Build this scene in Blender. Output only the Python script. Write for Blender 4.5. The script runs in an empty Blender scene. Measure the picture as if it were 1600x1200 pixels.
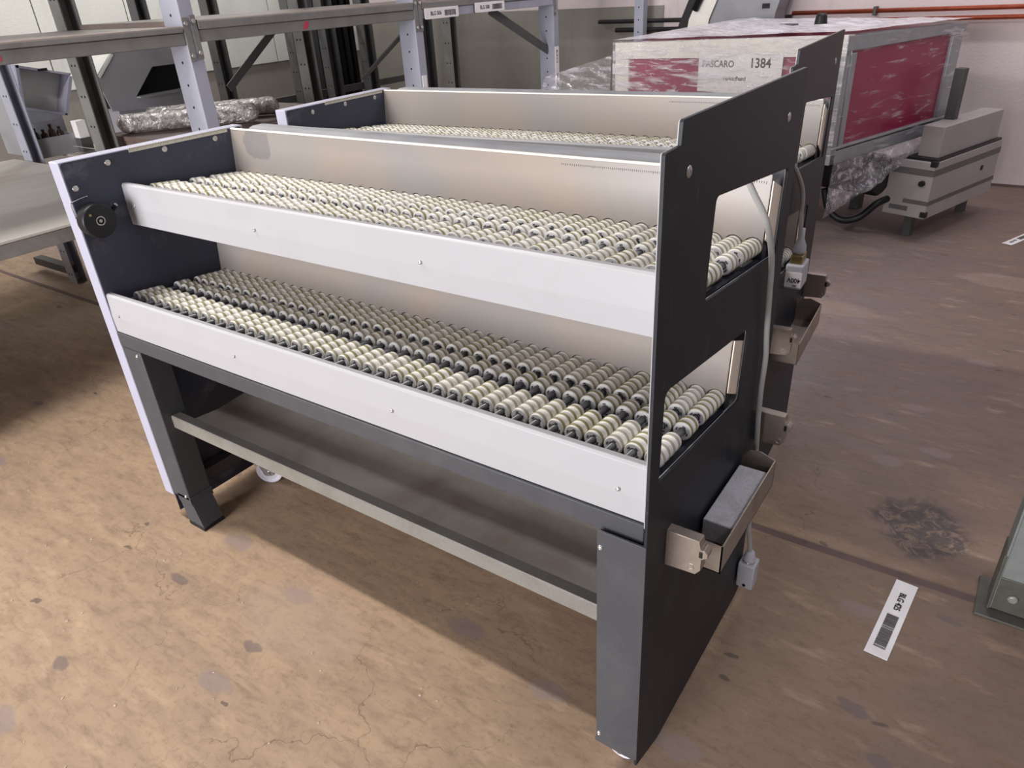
import bpy, bmesh, math, random
from mathutils import Vector, Matrix, noise
S = bpy.context.scene
COL = S.collection
R_ = math.radians
PI = math.pi
random.seed(7)

def lin(c):
    return tuple((x/12.92 if x <= .04045 else ((x+.055)/1.055)**2.4) for x in (v/255 for v in c)) + (1,)

# ------------------------------------------------------------------ camera, sky, lamps, exposure
def look_rot(yaw, pitch, roll):
    f = Vector((math.sin(yaw)*math.cos(pitch), math.cos(yaw)*math.cos(pitch), -math.sin(pitch)))
    rt = Vector((math.cos(yaw), -math.sin(yaw), 0)); dn = f.cross(rt)
    c, s = math.cos(roll), math.sin(roll)
    x = c*rt+s*dn; y = s*rt-c*dn
    return Matrix((x, y, -f)).transposed()

cam = bpy.data.cameras.new('camera'); camo = bpy.data.objects.new('camera', cam); COL.objects.link(camo)
cam.sensor_fit = 'HORIZONTAL'; cam.sensor_width = 36; cam.lens = 36*1124.9/1600; cam.clip_start = .05
camo.matrix_world = Matrix.Translation((2.18, -.944, 1.6)) @ look_rot(R_(-36.15), R_(28.99), R_(3.546)).to_4x4()
S.camera = camo
S.view_settings.view_transform = 'Standard'; S.view_settings.look = 'None'
S.view_settings.exposure = 0; S.view_settings.gamma = 1; S.view_settings.use_curve_mapping = False

W = bpy.data.worlds.new('world'); S.world = W; W.use_nodes = True
bg = W.node_tree.nodes['Background']; bg.inputs[0].default_value = lin((205, 200, 210)); bg.inputs[1].default_value = .33

def area(name, loc, target, sx, sy, power, color, spread=180):
    L = bpy.data.lights.new(name, 'AREA'); L.shape = 'RECTANGLE'; L.size = sx; L.size_y = sy; L.energy = power; L.color = color; L.spread = R_(spread)
    o = bpy.data.objects.new(name, L); COL.objects.link(o); o.location = loc
    d = Vector(target)-Vector(loc)
    o.rotation_euler = d.to_track_quat('-Z', 'Y').to_euler() if d.xy.length > 1e-6 else (0, 0, 0)
    return o
area('strip_lamp', (-1.2, -.40, 3.9), (-1.2, -.40, 0), 1.8, .12, 165, (1, .945, .87))
area('strip_lamp_far', (1.4, 4.4, 4.4), (1.4, 4.4, 0), 3.0, .3, 60, (1, .97, .99))
area('strip_lamp_right', (4.2, .4, 4.2), (4.2, .4, 0), .3, 3.0, 45, (1, .98, 1))
area('door_light', (.2, -6.5, 1.7), (.6, .5, .9), 3.6, 2.4, 640, (1, .99, 1))
area('wall_fill_lamp', (-4.1, 3.2, 3.5), (-4.1, 3.2, 0), .3, 3.0, 70, (1, 1, .97))  # added fill that brightens the white wall panels behind the rack

# ------------------------------------------------------------------ materials
def newmat(name, rough=.5, metal=0., spec=.5):
    m = bpy.data.materials.new(name); m.use_nodes = True
    b = m.node_tree.nodes['Principled BSDF']
    b.inputs['Roughness'].default_value = rough; b.inputs['Metallic'].default_value = metal
    b.inputs['Specular IOR Level'].default_value = spec
    return m, m.node_tree, b
def N(t, typ, **kw):
    n = t.nodes.new(typ)
    for k, v in kw.items(): setattr(n, k, v)
    return n
def coords(t, scale=(1, 1, 1), world=False, rot=(0, 0, 0)):
    if world:
        g = N(t, 'ShaderNodeNewGeometry'); out = g.outputs['Position']
    else:
        g = N(t, 'ShaderNodeTexCoord'); out = g.outputs['Object']
    mp = N(t, 'ShaderNodeMapping'); mp.inputs['Scale'].default_value = scale; mp.inputs['Rotation'].default_value = rot
    t.links.new(out, mp.inputs[0]); return mp.outputs[0]
def noise_fac(t, vec, scale, detail=4, rough=.6, lo=.4, hi=.6, dist=0):
    n = N(t, 'ShaderNodeTexNoise'); n.inputs['Scale'].default_value = scale; n.inputs['Detail'].default_value = detail
    n.inputs['Roughness'].default_value = rough; n.inputs['Distortion'].default_value = dist
    t.links.new(vec, n.inputs['Vector'])
    mr = N(t, 'ShaderNodeMapRange'); mr.inputs[1].default_value = lo; mr.inputs[2].default_value = hi
    t.links.new(n.outputs['Fac'], mr.inputs[0]); return mr.outputs[0]
def mix(t, fac, a, b):
    m = N(t, 'ShaderNodeMix', data_type='RGBA')
    for s, v in ((0, fac), (6, a), (7, b)):
        if hasattr(v, 'is_output'): t.links.new(v, m.inputs[s])
        else: m.inputs[s].default_value = v
    return m.outputs[2]
def mul(t, a, k):
    m = N(t, 'ShaderNodeMath', operation='MULTIPLY'); t.links.new(a, m.inputs[0])
    if hasattr(k, 'is_output'): t.links.new(k, m.inputs[1])
    else: m.inputs[1].default_value = k
    return m.outputs[0]
def bump(t, b, fac, strength, dist=.002):
    n = N(t, 'ShaderNodeBump'); n.inputs['Strength'].default_value = strength; n.inputs['Distance'].default_value = dist
    t.links.new(fac, n.inputs['Height']); t.links.new(n.outputs[0], b.inputs['Normal'])
def worn(name, c, c2, amt=.5, scale=6, rough=.5, metal=0., stretch=(1, 1, 1), lo=.45, hi=.75, spec=.4, bmp=0, fine=0, c3=None):
    """a base colour with blotches (dust, rubs) of a second colour and, if asked, fine speckle"""
    m, t, b = newmat(name, rough, metal, spec)
    v = coords(t, stretch)
    f = noise_fac(t, v, scale, 5, .62, lo, hi, .6)
    out = mix(t, mul(t, f, amt), lin(c), lin(c2))
    if fine:
        g = noise_fac(t, coords(t), 260, 2, .6, .5, .75)
        out = mix(t, mul(t, g, fine), out, lin(c3 or c2))
    t.links.new(out, b.inputs['Base Color'])
    if bmp: bump(t, b, noise_fac(t, coords(t), 320, 2, .6, .2, .8), bmp, .0006)
    return m
M = {}
M['charcoal'] = worn('charcoal_paint', (68, 69, 74), (100, 99, 101), .35, 5, .5, lo=.5, hi=.8, spec=.35, fine=.12, bmp=.15)
M['charcoal_shaded'] = worn('charcoal_shaded_plate', (36, 39, 46), (72, 74, 80), .45, 4, .5, lo=.52, hi=.8, spec=.3, fine=.08)  # same paint as the legs, the plate's shade put into the colour
def scuffs():
    t = M['charcoal_shaded'].node_tree; b = t.nodes['Principled BSDF']; old = b.inputs['Base Color'].links[0].from_socket
    f = noise_fac(t, coords(t, (1, 9, 1.6), rot=(R_(14), 0, 0)), 4, 6, .7, .60, .78, .4)
    g = noise_fac(t, coords(t, (1, 30, 2.5), rot=(R_(-24), 0, 0)), 5, 3, .6, .72, .76, .3)
    o = mix(t, mul(t, f, .45), old, lin((96, 98, 104)))
    t.links.new(mix(t, mul(t, g, .6), o, lin((150, 150, 154))), b.inputs['Base Color'])
scuffs()
M['liner'] = worn('slate_liner', (64, 66, 80), (136, 135, 140), .75, 7, .55, lo=.55, hi=.85, spec=.3)
M['lavender'] = worn('lavender_grey_paint', (172, 172, 190), (150, 149, 161), .3, 12, .45, lo=.5, hi=.8)
M['white'] = worn('white_paint', (170, 170, 174), (156, 154, 157), .35, 9, .42, lo=.55, hi=.85)
M['panel'] = worn('grey_melamine', (138, 134, 132), (154, 138, 126), .8, 2.0, .35, lo=.35, hi=.65, spec=.5, fine=.12, c3=(150, 146, 144))
def panel_stain():
    m = M['panel'].copy(); m.name = 'grey_melamine_stained'; M['panel_stained'] = m; t = m.node_tree; b = t.nodes['Principled BSDF']
    old = b.inputs['Base Color'].links[0].from_socket
    v = coords(t); nd = N(t, 'ShaderNodeTexNoise'); nd.inputs['Scale'].default_value = 16; nd.inputs['Detail'].default_value = 4; t.links.new(v, nd.inputs['Vector'])
    va = N(t, 'ShaderNodeVectorMath', operation='MULTIPLY_ADD'); t.links.new(nd.outputs['Color'], va.inputs[0]); va.inputs[1].default_value = (.14, 0, .14); t.links.new(v, va.inputs[2])
    d = N(t, 'ShaderNodeVectorMath', operation='DISTANCE'); t.links.new(va.outputs[0], d.inputs[0]); d.inputs[1].default_value = (.20, .555, 1.275)
    mr = N(t, 'ShaderNodeMapRange'); t.links.new(d.outputs['Value'], mr.inputs[0]); mr.inputs[1].default_value = .062; mr.inputs[2].default_value = .055
    t.links.new(mix(t, mul(t, mr.outputs[0], .55), old, lin((104, 103, 106))), b.inputs['Base Color'])
panel_stain()
M['flange'] = worn('cream_flange', (236, 222, 206), (214, 198, 182), .4, 8, .45)
M['under'] = worn('pale_bounce', (214, 210, 204), (196, 192, 186), .4, 8, .5)
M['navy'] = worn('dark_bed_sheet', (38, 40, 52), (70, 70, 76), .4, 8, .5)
M['galv'] = worn('galvanised', (150, 148, 144), (112, 106, 100), .7, 5, .42, .35, lo=.4, hi=.7, fine=.25, c3=(176, 172, 164))
M['shelf'] = worn('dusty_shelf_steel', (206, 203, 196), (168, 154, 140), .8, 3.5, .5, .25, lo=.4, hi=.7, fine=.45, c3=(170, 166, 158))
M['lip'] = worn('dusty_lip_steel', (134, 132, 127), (112, 104, 96), .7, 6, .5, .25, fine=.35, c3=(170, 166, 158))
M['tube'] = worn('dusty_round_rail', (150, 152, 157), (104, 105, 110), .7, 7, .5, stretch=(.4, 1, 1), lo=.42, hi=.75)
M['steel'] = worn('bright_steel', (200, 198, 196), (150, 146, 140), .4, 12, .3, .85)
M['bracket'] = worn('brushed_bracket', (168, 156, 146), (120, 108, 100), .5, 12, .38, .6, fine=.2)
M['rod'] = worn('grey_rod', (112, 113, 116), (84, 84, 88), .5, 60, .45, .3)
M['slot'] = worn('roller_slot', (92, 92, 96), (70, 70, 74), .4, 40, .6)
M['black'] = worn('black_plastic', (20, 20, 23), (44, 44, 46), .4, 9, .45)
M['rubber'] = worn('black_hole', (10, 10, 11), (16, 16, 17), .4, 9, .8)
M['cable'] = worn('grey_cable', (168, 168, 166), (146, 145, 142), .4, 20, .5)
M['plug'] = worn('grey_plug', (186, 186, 194), (166, 165, 170), .4, 14, .5)
M['castor'] = worn('castor_wheel', (214, 212, 222), (170, 168, 176), .4, 30, .4)
M['brass'] = worn('brass_gland', (170, 150, 100), (120, 104, 70), .5, 40, .35, .8)
M['felt'] = worn('dust_block', (206, 205, 212), (166, 164, 168), .7, 22, .9, lo=.45, hi=.7, fine=.35, bmp=.8, c3=(120, 118, 122))
M['ivory'] = worn('ivory_scale', (206, 202, 188), (180, 174, 160), .4, 20, .5)
M['ink'] = worn('ink', (32, 31, 32), (46, 45, 46), .4, 60, .7)
M['barink'] = worn('barcode_ink', (88, 84, 82), (60, 58, 58), .4, 60, .7)
M['paper'] = worn('paper_label', (244, 241, 242), (226, 221, 222), .5, 12, .5)
M['roller_white'] = worn('roller_nylon', (246, 245, 240), (226, 222, 212), .4, 24, .4)
M['cap'] = worn('roller_cap', (240, 239, 238), (218, 216, 214), .4, 30, .4)
def bandmat():
    m, t, b = newmat('roller_band', .6)
    oi = N(t, 'ShaderNodeObjectInfo')
    cr = N(t, 'ShaderNodeValToRGB'); e = cr.color_ramp.elements
    e[0].position = 0; e[0].color = lin((146, 140, 98)); e[1].position = 1; e[1].color = lin((182, 176, 164))
    k = e.new(.35); k.color = lin((156, 149, 116)); k = e.new(.6); k.color = lin((170, 164, 144))
    t.links.new(oi.outputs['Random'], cr.inputs[0]); t.links.new(cr.outputs[0], b.inputs['Base Color'])
    return m
M['band'] = bandmat()
# rack and background
M['rack_blue'] = worn('rack_blue_grey', (166, 168, 182), (134, 135, 146), .5, 5, .5, lo=.45, hi=.75)
M['rack_grey'] = worn('rack_grey', (128, 127, 124), (98, 95, 92), .6, 5, .5, lo=.42, hi=.7, fine=.15)
M['rack_dark'] = worn('rack_dark', (84, 84, 84), (62, 61, 62), .6, 5, .55)
M['rack_green'] = worn('rack_grey_green', (118, 122, 120), (92, 94, 92), .5, 9, .5)
M['foot'] = worn('rack_foot_steel', (88, 86, 80), (60, 56, 52), .6, 14, .5, .3)
M['board'] = worn('brown_board', (116, 98, 92), (86, 68, 64), .6, 4, .6, stretch=(1, .3, 1))
M['board_top'] = worn('shelf_board', (142, 128, 122), (112, 96, 90), .6, 3, .55, stretch=(1, .35, 1))
M['low_board'] = worn('worn_sheet_shelf', (186, 182, 175), (140, 122, 110), .7, 2.2, .5, stretch=(1, .3, 1), lo=.45, hi=.7)
M['red'] = worn('red_mark', (190, 62, 84), (170, 80, 92), .5, 20, .6)
M['magenta'] = worn('magenta_panel', (158, 24, 74), (138, 20, 66), .5, 4, .3)
M['alu'] = worn('aluminium_profile', (166, 170, 174), (134, 137, 141), .5, 8, .4, .3)
M['cab'] = worn('cabinet_grey', (172, 166, 165), (150, 144, 144), .5, 4, .45)
M['cab_band'] = worn('cabinet_band', (104, 99, 100), (88, 84, 86), .5, 9, .5)
M['cream'] = worn('cream_rail', (242, 238, 230), (224, 214, 196), .5, 6, .45)
M['copper'] = worn('copper', (206, 110, 84), (168, 78, 56), .6, 10, .32, .8)
M['blackpipe'] = worn('black_pipe', (34, 32, 33), (52, 50, 50), .4, 14, .5)
M['bottle'] = worn('brown_bottle', (52, 34, 26), (90, 62, 44), .4, 30, .25)
M['mach_grey'] = worn('machine_grey', (150, 150, 155), (122, 122, 126), .5, 4, .45)
M['mach_light'] = worn('machine_light', (222, 222, 216), (200, 198, 192), .5, 4, .45)
M['chip'] = worn('floor_chip', (190, 176, 160), (120, 104, 90), .6, 50, .8)

def foilmat():
    m, t, b = newmat('crinkled_foil', .18, .55, .6)
    v = coords(t)
    t.links.new(mix(t, noise_fac(t, v, 30, 4, .6), lin((236, 230, 228)), lin((186, 180, 178))), b.inputs['Base Color'])
    bump(t, b, noise_fac(t, v, 38, 4, .65, .2, .8, 1.2), 1.0, .012); return m
M['foil'] = foilmat()
def wallmat(name, c, c2, c3):
    m, t, b = newmat(name, .85)
    v = coords(t, world=True)
    o = mix(t, noise_fac(t, v, .8, 5, .6, .38, .66), lin(c), lin(c2))
    o = mix(t, mul(t, noise_fac(t, coords(t, (5, 5, .8), True), 1.6, 5, .6, .56, .78), .35), o, lin(c3))
    t.links.new(o, b.inputs['Base Color']); bump(t, b, noise_fac(t, v, 60, 3), .2, .003); return m
M['wall'] = wallmat('wall_plaster', (222, 208, 208), (210, 196, 196), (150, 138, 138))
M['wall_panel'] = wallmat('wall_panel_paint', (218, 218, 212), (206, 206, 200), (180, 178, 172))
M['dado'] = wallmat('dado_paint', (146, 140, 132), (130, 125, 118), (108, 104, 100))

def floormat():
    m, t, b = newmat('worn_concrete_floor', .62, 0, .35)
    L = t.links
    v = coords(t, world=True)
    # tan screed in the front bay, greyer and mauve beyond the joint
    sep = N(t, 'ShaderNodeSeparateXYZ'); L.new(v, sep.inputs[0])
    n0 = N(t, 'ShaderNodeTexNoise'); n0.inputs['Scale'].default_value = 1.6; n0.inputs['Detail'].default_value = 5; L.new(v, n0.inputs['Vector'])
    wob = N(t, 'ShaderNodeMath', operation='MULTIPLY_ADD'); L.new(n0.outputs[0], wob.inputs[0]); wob.inputs[1].default_value = .9; L.new(sep.outputs[1], wob.inputs[2])
    mr = N(t, 'ShaderNodeMapRange'); L.new(wob.outputs[0], mr.inputs[0]); mr.inputs[1].default_value = 1.4; mr.inputs[2].default_value = 2.3
    base = mix(t, mr.outputs[0], lin((172, 147, 121)), lin((140, 130, 133)))
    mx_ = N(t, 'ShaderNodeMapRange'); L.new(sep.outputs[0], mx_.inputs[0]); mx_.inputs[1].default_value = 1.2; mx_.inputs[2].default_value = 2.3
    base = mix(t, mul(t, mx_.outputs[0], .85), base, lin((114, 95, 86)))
    # brushed, streaky mottling (runs along the hall)
    vs = coords(t, (1.0, 3.4, 1), True, (0, 0, R_(62)))
    s1 = noise_fac(t, vs, 2.3, 8, .68, .38, .66, .8)
    base = mix(t, mul(t, s1, .6), base, lin((140, 118, 102)))
    s2 = noise_fac(t, vs, 9, 6, .7, .48, .7, .4)
    base = mix(t, mul(t, s2, .5), base, lin((112, 90, 76)))
    s3 = noise_fac(t, v, 46, 5, .7, .52, .74)
    base = mix(t, mul(t, s3, .38), base, lin((104, 82, 66)))
    s4 = noise_fac(t, vs, 5, 5, .6, .58, .72)
    base = mix(t, mul(t, s4, .3), base, lin((206, 180, 152)))
    # grey paint dabs and rubber scuffs: voronoi cells, few of them filled, ragged rims
    def dabs(scale, keep, rad, col, amt, off):
        nd = N(t, 'ShaderNodeTexNoise'); nd.inputs['Scale'].default_value = 15; nd.inputs['Detail'].default_value = 4; L.new(v, nd.inputs['Vector'])
        va = N(t, 'ShaderNodeVectorMath', operation='MULTIPLY_ADD'); L.new(nd.outputs['Color'], va.inputs[0]); va.inputs[1].default_value = (.09, .09, 0)
        mp = coords(t, (1, 1.9, 1), True, (0, 0, R_(off))); L.new(mp, va.inputs[2])
        vo = N(t, 'ShaderNodeTexVoronoi', voronoi_dimensions='2D'); vo.inputs['Scale'].default_value = scale; L.new(va.outputs[0], vo.inputs['Vector'])
        sp = N(t, 'ShaderNodeSeparateColor'); L.new(vo.outputs['Color'], sp.inputs[0])
        k = N(t, 'ShaderNodeMath', operation='GREATER_THAN'); L.new(sp.outputs[0], k.inputs[0]); k.inputs[1].default_value = 1-keep
        r = N(t, 'ShaderNodeMapRange'); L.new(vo.outputs['Distance'], r.inputs[0]); r.inputs[1].default_value = rad; r.inputs[2].default_value = rad*.72
        r.inputs[3].default_value = 0; r.inputs[4].default_value = 1
        f = mul(t, mul(t, k.outputs[0], r.outputs[0]), amt)
        return f, col
    for a in ((3.0, .20, .20, (140, 124, 120), .7, 25), (4.3, .05, .17, (108, 94, 92), .7, 70), (9, .018, .15, (84, 72, 68), .7, 130), (1.3, .22, .34, (168, 146, 132), .35, 50)):
        f, c = dabs(*a); base = mix(t, f, base, lin(c))
    # thin cracks / marker scratches
    vc = N(t, 'ShaderNodeTexVoronoi', feature='DISTANCE_TO_EDGE', voronoi_dimensions='2D'); vc.inputs['Scale'].default_value = 1.7
    nd = N(t, 'ShaderNodeTexNoise'); nd.inputs['Scale'].default_value = 7; nd.inputs['Detail'].default_value = 5; L.new(v, nd.inputs['Vector'])
    va = N(t, 'ShaderNodeVectorMath', operation='MULTIPLY_ADD'); L.new(nd.outputs['Color'], va.inputs[0]); va.inputs[1].default_value = (.35, .35, 0); L.new(v, va.inputs[2]); L.new(va.outputs[0], vc.inputs['Vector'])
    cr = N(t, 'ShaderNodeMapRange'); L.new(vc.outputs['Distance'], cr.inputs[0]); cr.inputs[1].default_value = .006; cr.inputs[2].default_value = .001
    base = mix(t, mul(t, mul(t, cr.outputs[0], noise_fac(t, v, 1.3, 3, .5, .5, .6)), .5), base, lin((84, 64, 52)))
    # the big dark smear beside the joint
    d = N(t, 'ShaderNodeVectorMath', operation='DISTANCE'); L.new(va.outputs[0], d.inputs[0]); d.inputs[1].default_value = (2.36, 1.40, 0)
    mpv = N(t, 'ShaderNodeMapRange'); L.new(d.outputs['Value'], mpv.inputs[0]); mpv.inputs[1].default_value = .16; mpv.inputs[2].default_value = .10
    base = mix(t, mul(t, mul(t, mpv.outputs[0], noise_fac(t, v, 24, 5, .7, .40, .52, 1)), .85), base, lin((74, 68, 70)))
    L.new(base, b.inputs['Base Color'])
    bump(t, b, s3, .25, .0015)
    return m
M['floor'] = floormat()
M['joint'] = worn('floor_joint_filler', (110, 92, 88), (84, 68, 64), .6, 12, .8)

def filmmat(name, base, streak, lo, axis, gloss=.08):
    """clear film: mostly see-through, whitened along creases that run along AXIS, glossy all over"""
    m = bpy.data.materials.new(name); m.use_nodes = True; t = m.node_tree; L = t.links
    b = t.nodes['Principled BSDF']; out = t.nodes['Material Output']
    b.inputs['Roughness'].default_value = .22; b.inputs['Specular IOR Level'].default_value = .6; b.inputs['Base Color'].default_value = lin((240, 236, 243))
    sc = [9., 9., 9.]; sc[axis] = 1.3
    v1 = coords(t, sc, rot=(R_(6), R_(10), R_(4))); v2 = coords(t, [x*1.8 for x in sc], rot=(R_(-14), R_(-22), R_(8)))
    f1 = noise_fac(t, v1, 2.2, 5, .6, lo, lo+.16, .3); f2 = noise_fac(t, v2, 2.4, 5, .62, lo+.03, lo+.18, .5)
    mx = N(t, 'ShaderNodeMath', operation='MAXIMUM'); L.new(f1, mx.inputs[0]); L.new(f2, mx.inputs[1])
    ma = N(t, 'ShaderNodeMath', operation='MULTIPLY_ADD'); L.new(mx.outputs[0], ma.inputs[0]); ma.inputs[1].default_value = streak; ma.inputs[2].default_value = base; ma.use_clamp = True
    tr = N(t, 'ShaderNodeBsdfTransparent'); ms = N(t, 'ShaderNodeMixShader')
    gl = N(t, 'ShaderNodeBsdfGlossy'); gl.inputs['Roughness'].default_value = .08; ms2 = N(t, 'ShaderNodeMixShader'); ms2.inputs[0].default_value = gloss
    L.new(ma.outputs[0], ms.inputs[0]); L.new(tr.outputs[0], ms.inputs[1]); L.new(b.outputs[0], ms.inputs[2])
    L.new(ms.outputs[0], ms2.inputs[1]); L.new(gl.outputs[0], ms2.inputs[2]); L.new(ms2.outputs[0], out.inputs[0])
    bp = N(t, 'ShaderNodeBump'); bp.inputs['Strength'].default_value = .5; bp.inputs['Distance'].default_value = .008
    L.new(mx.outputs[0], bp.inputs['Height']); L.new(bp.outputs[0], b.inputs['Normal']); L.new(bp.outputs[0], gl.inputs['Normal'])
    return m
M['film'] = filmmat('stretch_film', .14, .66, .50, 0)
M['film_top'] = filmmat('stretch_film_top', .66, .30, .46, 0)
M['film_thin'] = filmmat('stretch_film_thin', .0, .62, .565, 1, .025)
M['film_skirt'] = filmmat('stretch_film_skirt', .16, .60, .50, 0)

# ------------------------------------------------------------------ mesh helpers
class MB:
    def __init__(s, *mats): s.bm = bmesh.new(); s.mats = list(mats); s.mi = 0
    def use(s, m):
        if m not in s.mats: s.mats.append(m)
        s.mi = s.mats.index(m); return s
    def _fin(s, geom, T):
        if T is not None: bmesh.ops.transform(s.bm, matrix=T, verts=[v for v in geom if isinstance(v, bmesh.types.BMVert)])
    def box(s, x0, x1, y0, y1, z0, z1, bev=0, seg=2, T=None):
        vs = [s.bm.verts.new((x, y, z)) for x in (x0, x1) for y in (y0, y1) for z in (z0, z1)]
        fs = [s.bm.faces.new([vs[i] for i in q]) for q in ((0, 1, 3, 2), (4, 6, 7, 5), (0, 4, 5, 1), (2, 3, 7, 6), (0, 2, 6, 4), (1, 5, 7, 3))]
        for f in fs: f.material_index = s.mi
        if T is not None: bmesh.ops.transform(s.bm, matrix=T, verts=vs)
        if bev:
            r = bmesh.ops.bevel(s.bm, geom=list({e for f in fs for e in f.edges}), offset=bev, segments=seg, profile=.5, affect='EDGES', clamp_overlap=True)
            for f in r['faces']: f.material_index = s.mi; f.smooth = True
        return s
    def prism(s, pts, axis, a0, a1, bev=0, T=None):
        """pts: 2-D outline in the two axes other than AXIS (in x,y,z order), extruded from a0 to a1"""
        def P(p, a):
            q = list(p); q.insert(axis, a); return q
        n = len(pts)
        A = [s.bm.verts.new(P(p, a0)) for p in pts]; B = [s.bm.verts.new(P(p, a1)) for p in pts]
        fs = [s.bm.faces.new(A), s.bm.faces.new(B[::-1])]+[s.bm.faces.new((A[i], B[i], B[(i+1) % n], A[(i+1) % n])) for i in range(n)]
        for f in fs: f.material_index = s.mi
        if T is not None: bmesh.ops.transform(s.bm, matrix=T, verts=A+B)
        if bev:
            r = bmesh.ops.bevel(s.bm, geom=list({e for f in fs for e in f.edges}), offset=bev, segments=2, profile=.5, affect='EDGES', clamp_overlap=True)
            for f in r['faces']: f.material_index = s.mi; f.smooth = True
        return s
    def holed(s, outer, holes, axis, a0, a1):
        bm2 = bmesh.new(); edges = []
        for lp in [outer]+holes:
            vs = [bm2.verts.new((p[0], p[1], 0)) for p in lp]
            edges += [bm2.edges.new((vs[i], vs[(i+1) % len(vs)])) for i in range(len(vs))]
        bmesh.ops.triangle_fill(bm2, edges=edges, use_beauty=True, use_dissolve=False)
        r = bmesh.ops.extrude_face_region(bm2, geom=bm2.faces[:])
        for v in r['geom']:
            if isinstance(v, bmesh.types.BMVert): v.co.z = 1
        idx = {}
        for v in bm2.verts:
            q = [v.co.x, v.co.y]; q.insert(axis, a0+(a1-a0)*v.co.z); idx[v] = s.bm.verts.new(q)
        for f in bm2.faces:
            g = s.bm.faces.new([idx[v] for v in f.verts]); g.material_index = s.mi
        bm2.free(); return s
    def lathe(s, prof, T=None, seg=20, slot=None):
        """prof: (radius, height[, material]) turned about z"""
        rings = []; allv = []
        for p in prof:
            if p[0] < 1e-6: v = s.bm.verts.new((0, 0, p[1])); rings.append([v]*seg); allv.append(v)
            else:
                rg = [s.bm.verts.new((p[0]*math.cos(2*PI*i/seg), p[0]*math.sin(2*PI*i/seg), p[1])) for i in range(seg)]
                rings.append(rg); allv += rg
        for k in range(len(prof)-1):
            a, b = rings[k], rings[k+1]
            flat = abs(prof[k][0]-prof[k+1][0]) > 2*abs(prof[k][1]-prof[k+1][1])
            for i in range(seg):
                j = (i+1) % seg
                q = [a[i], a[j], b[j], b[i]]; u = []
                for v in q:
                    if v not in u: u.append(v)
                if len(u) < 3: continue
                f = s.bm.faces.new(u); f.smooth = not flat
                mi = s.mi if len(prof[k]) < 3 else prof[k][2]
                if slot and slot[0] == k and i % slot[1] in (2, 3): mi = slot[2]
                f.material_index = mi
        if T is not None: bmesh.ops.transform(s.bm, matrix=T, verts=allv)
        return s
    def cyl(s, c, axis, r, h, seg=20, r2=None, ch=0):
        """solid cylinder from point c along axis vector, length h"""
        T = Matrix.Translation(c) @ Vector((0, 0, 1)).rotation_difference(Vector(axis).normalized()).to_matrix().to_4x4()
        r2 = r if r2 is None else r2
        pf = [(0, 0), (r-ch, 0), (r, ch), (r2, h-ch), (r2-ch, h), (0, h)] if ch else [(0, 0), (r, 0), (r2, h), (0, h)]
        return s.lathe(pf, T, seg)
    def tube(s, pts, r, seg=10, closed=False):
        pts = [Vector(p) for p in pts]; n = len(pts); rings = []; up = None
        for i, p in enumerate(pts):
            d = (pts[min(i+1, n-1)]-pts[max(i-1, 0)]).normalized()
            if up is None: up = d.orthogonal().normalized()
            up = (up-d*up.dot(d)).normalized(); w = d.cross(up)
            rings.append([s.bm.verts.new(p+r*(math.cos(2*PI*k/seg)*up+math.sin(2*PI*k/seg)*w)) for k in range(seg)])
        for i in range(n-1):
            for k in range(seg):
                f = s.bm.faces.new((rings[i][k], rings[i][(k+1) % seg], rings[i+1][(k+1) % seg], rings[i+1][k])); f.smooth = True; f.material_index = s.mi
        for rg in (rings[0][::-1], rings[-1]):
            f = s.bm.faces.new(rg); f.material_index = s.mi
        return s
    def quad(s, a, b, c, d):
        f = s.bm.faces.new([s.bm.verts.new(p) for p in (a, b, c, d)]); f.material_index = s.mi; return s
    def mesh(s, name):
        me = bpy.data.meshes.new(name); bmesh.ops.recalc_face_normals(s.bm, faces=s.bm.faces[:]); s.bm.to_mesh(me); s.bm.free()
        for m in s.mats: me.materials.append(M[m])
        return me
    def build(s, name, parent=None, loc=None, rot=None, label=None):
        return link(name, s.mesh(name), parent, loc, rot, label)
def link(name, me, parent=None, loc=None, rot=None, label=None):
    o = bpy.data.objects.new(name, me); COL.objects.link(o)
    if parent: o.parent = parent
    if loc: o.location = loc
    if rot: o.rotation_euler = rot
    if label: o['label'] = label
    return o
def tag(o, label, cat, group=None):
    o['label'] = label; o['category'] = cat
    if group: o['group'] = group
    return o
def thing(name, label, cat, loc=(0, 0, 0), rz=0, group=None):
    o = bpy.data.objects.new(name, None); COL.objects.link(o); o.location = loc; o.rotation_euler = (0, 0, rz); o.empty_display_size = .1
    return tag(o, label, cat, group)
def struct(mb, name, parent=None):
    o = mb.build(name, parent)
    if not parent: o['kind'] = 'structure'
    return o
def spline(pts, k=8):
    """Catmull-Rom through pts"""
    P = [Vector(p) for p in pts]; P = [2*P[0]-P[1]]+P+[2*P[-1]-P[-2]]; out = []
    for i in range(1, len(P)-2):
        a, b, c, d = P[i-1:i+3]
        for j in range(k):
            t = j/k; out.append(.5*((2*b)+(c-a)*t+(2*a-5*b+4*c-d)*t*t+(3*b-a-3*c+d)*t**3))
    return out+[P[-2]]
def round_poly(pts, r, k=4):
    out = []; n = len(pts)
    for i in range(n):
        p = Vector(pts[i]); a = (Vector(pts[i-1])-p); b = (Vector(pts[(i+1) % n])-p)
        rr = r[i] if isinstance(r, (list, tuple)) else r
        if rr <= 0: out.append(tuple(p)); continue
        A = p+a.normalized()*min(rr, a.length*.45); B = p+b.normalized()*min(rr, b.length*.45)
        for j in range(k+1):
            t = j/k; q = (1-t)**2*A+2*t*(1-t)*p+t*t*B; out.append((q.x, q.y))
    return out
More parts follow.
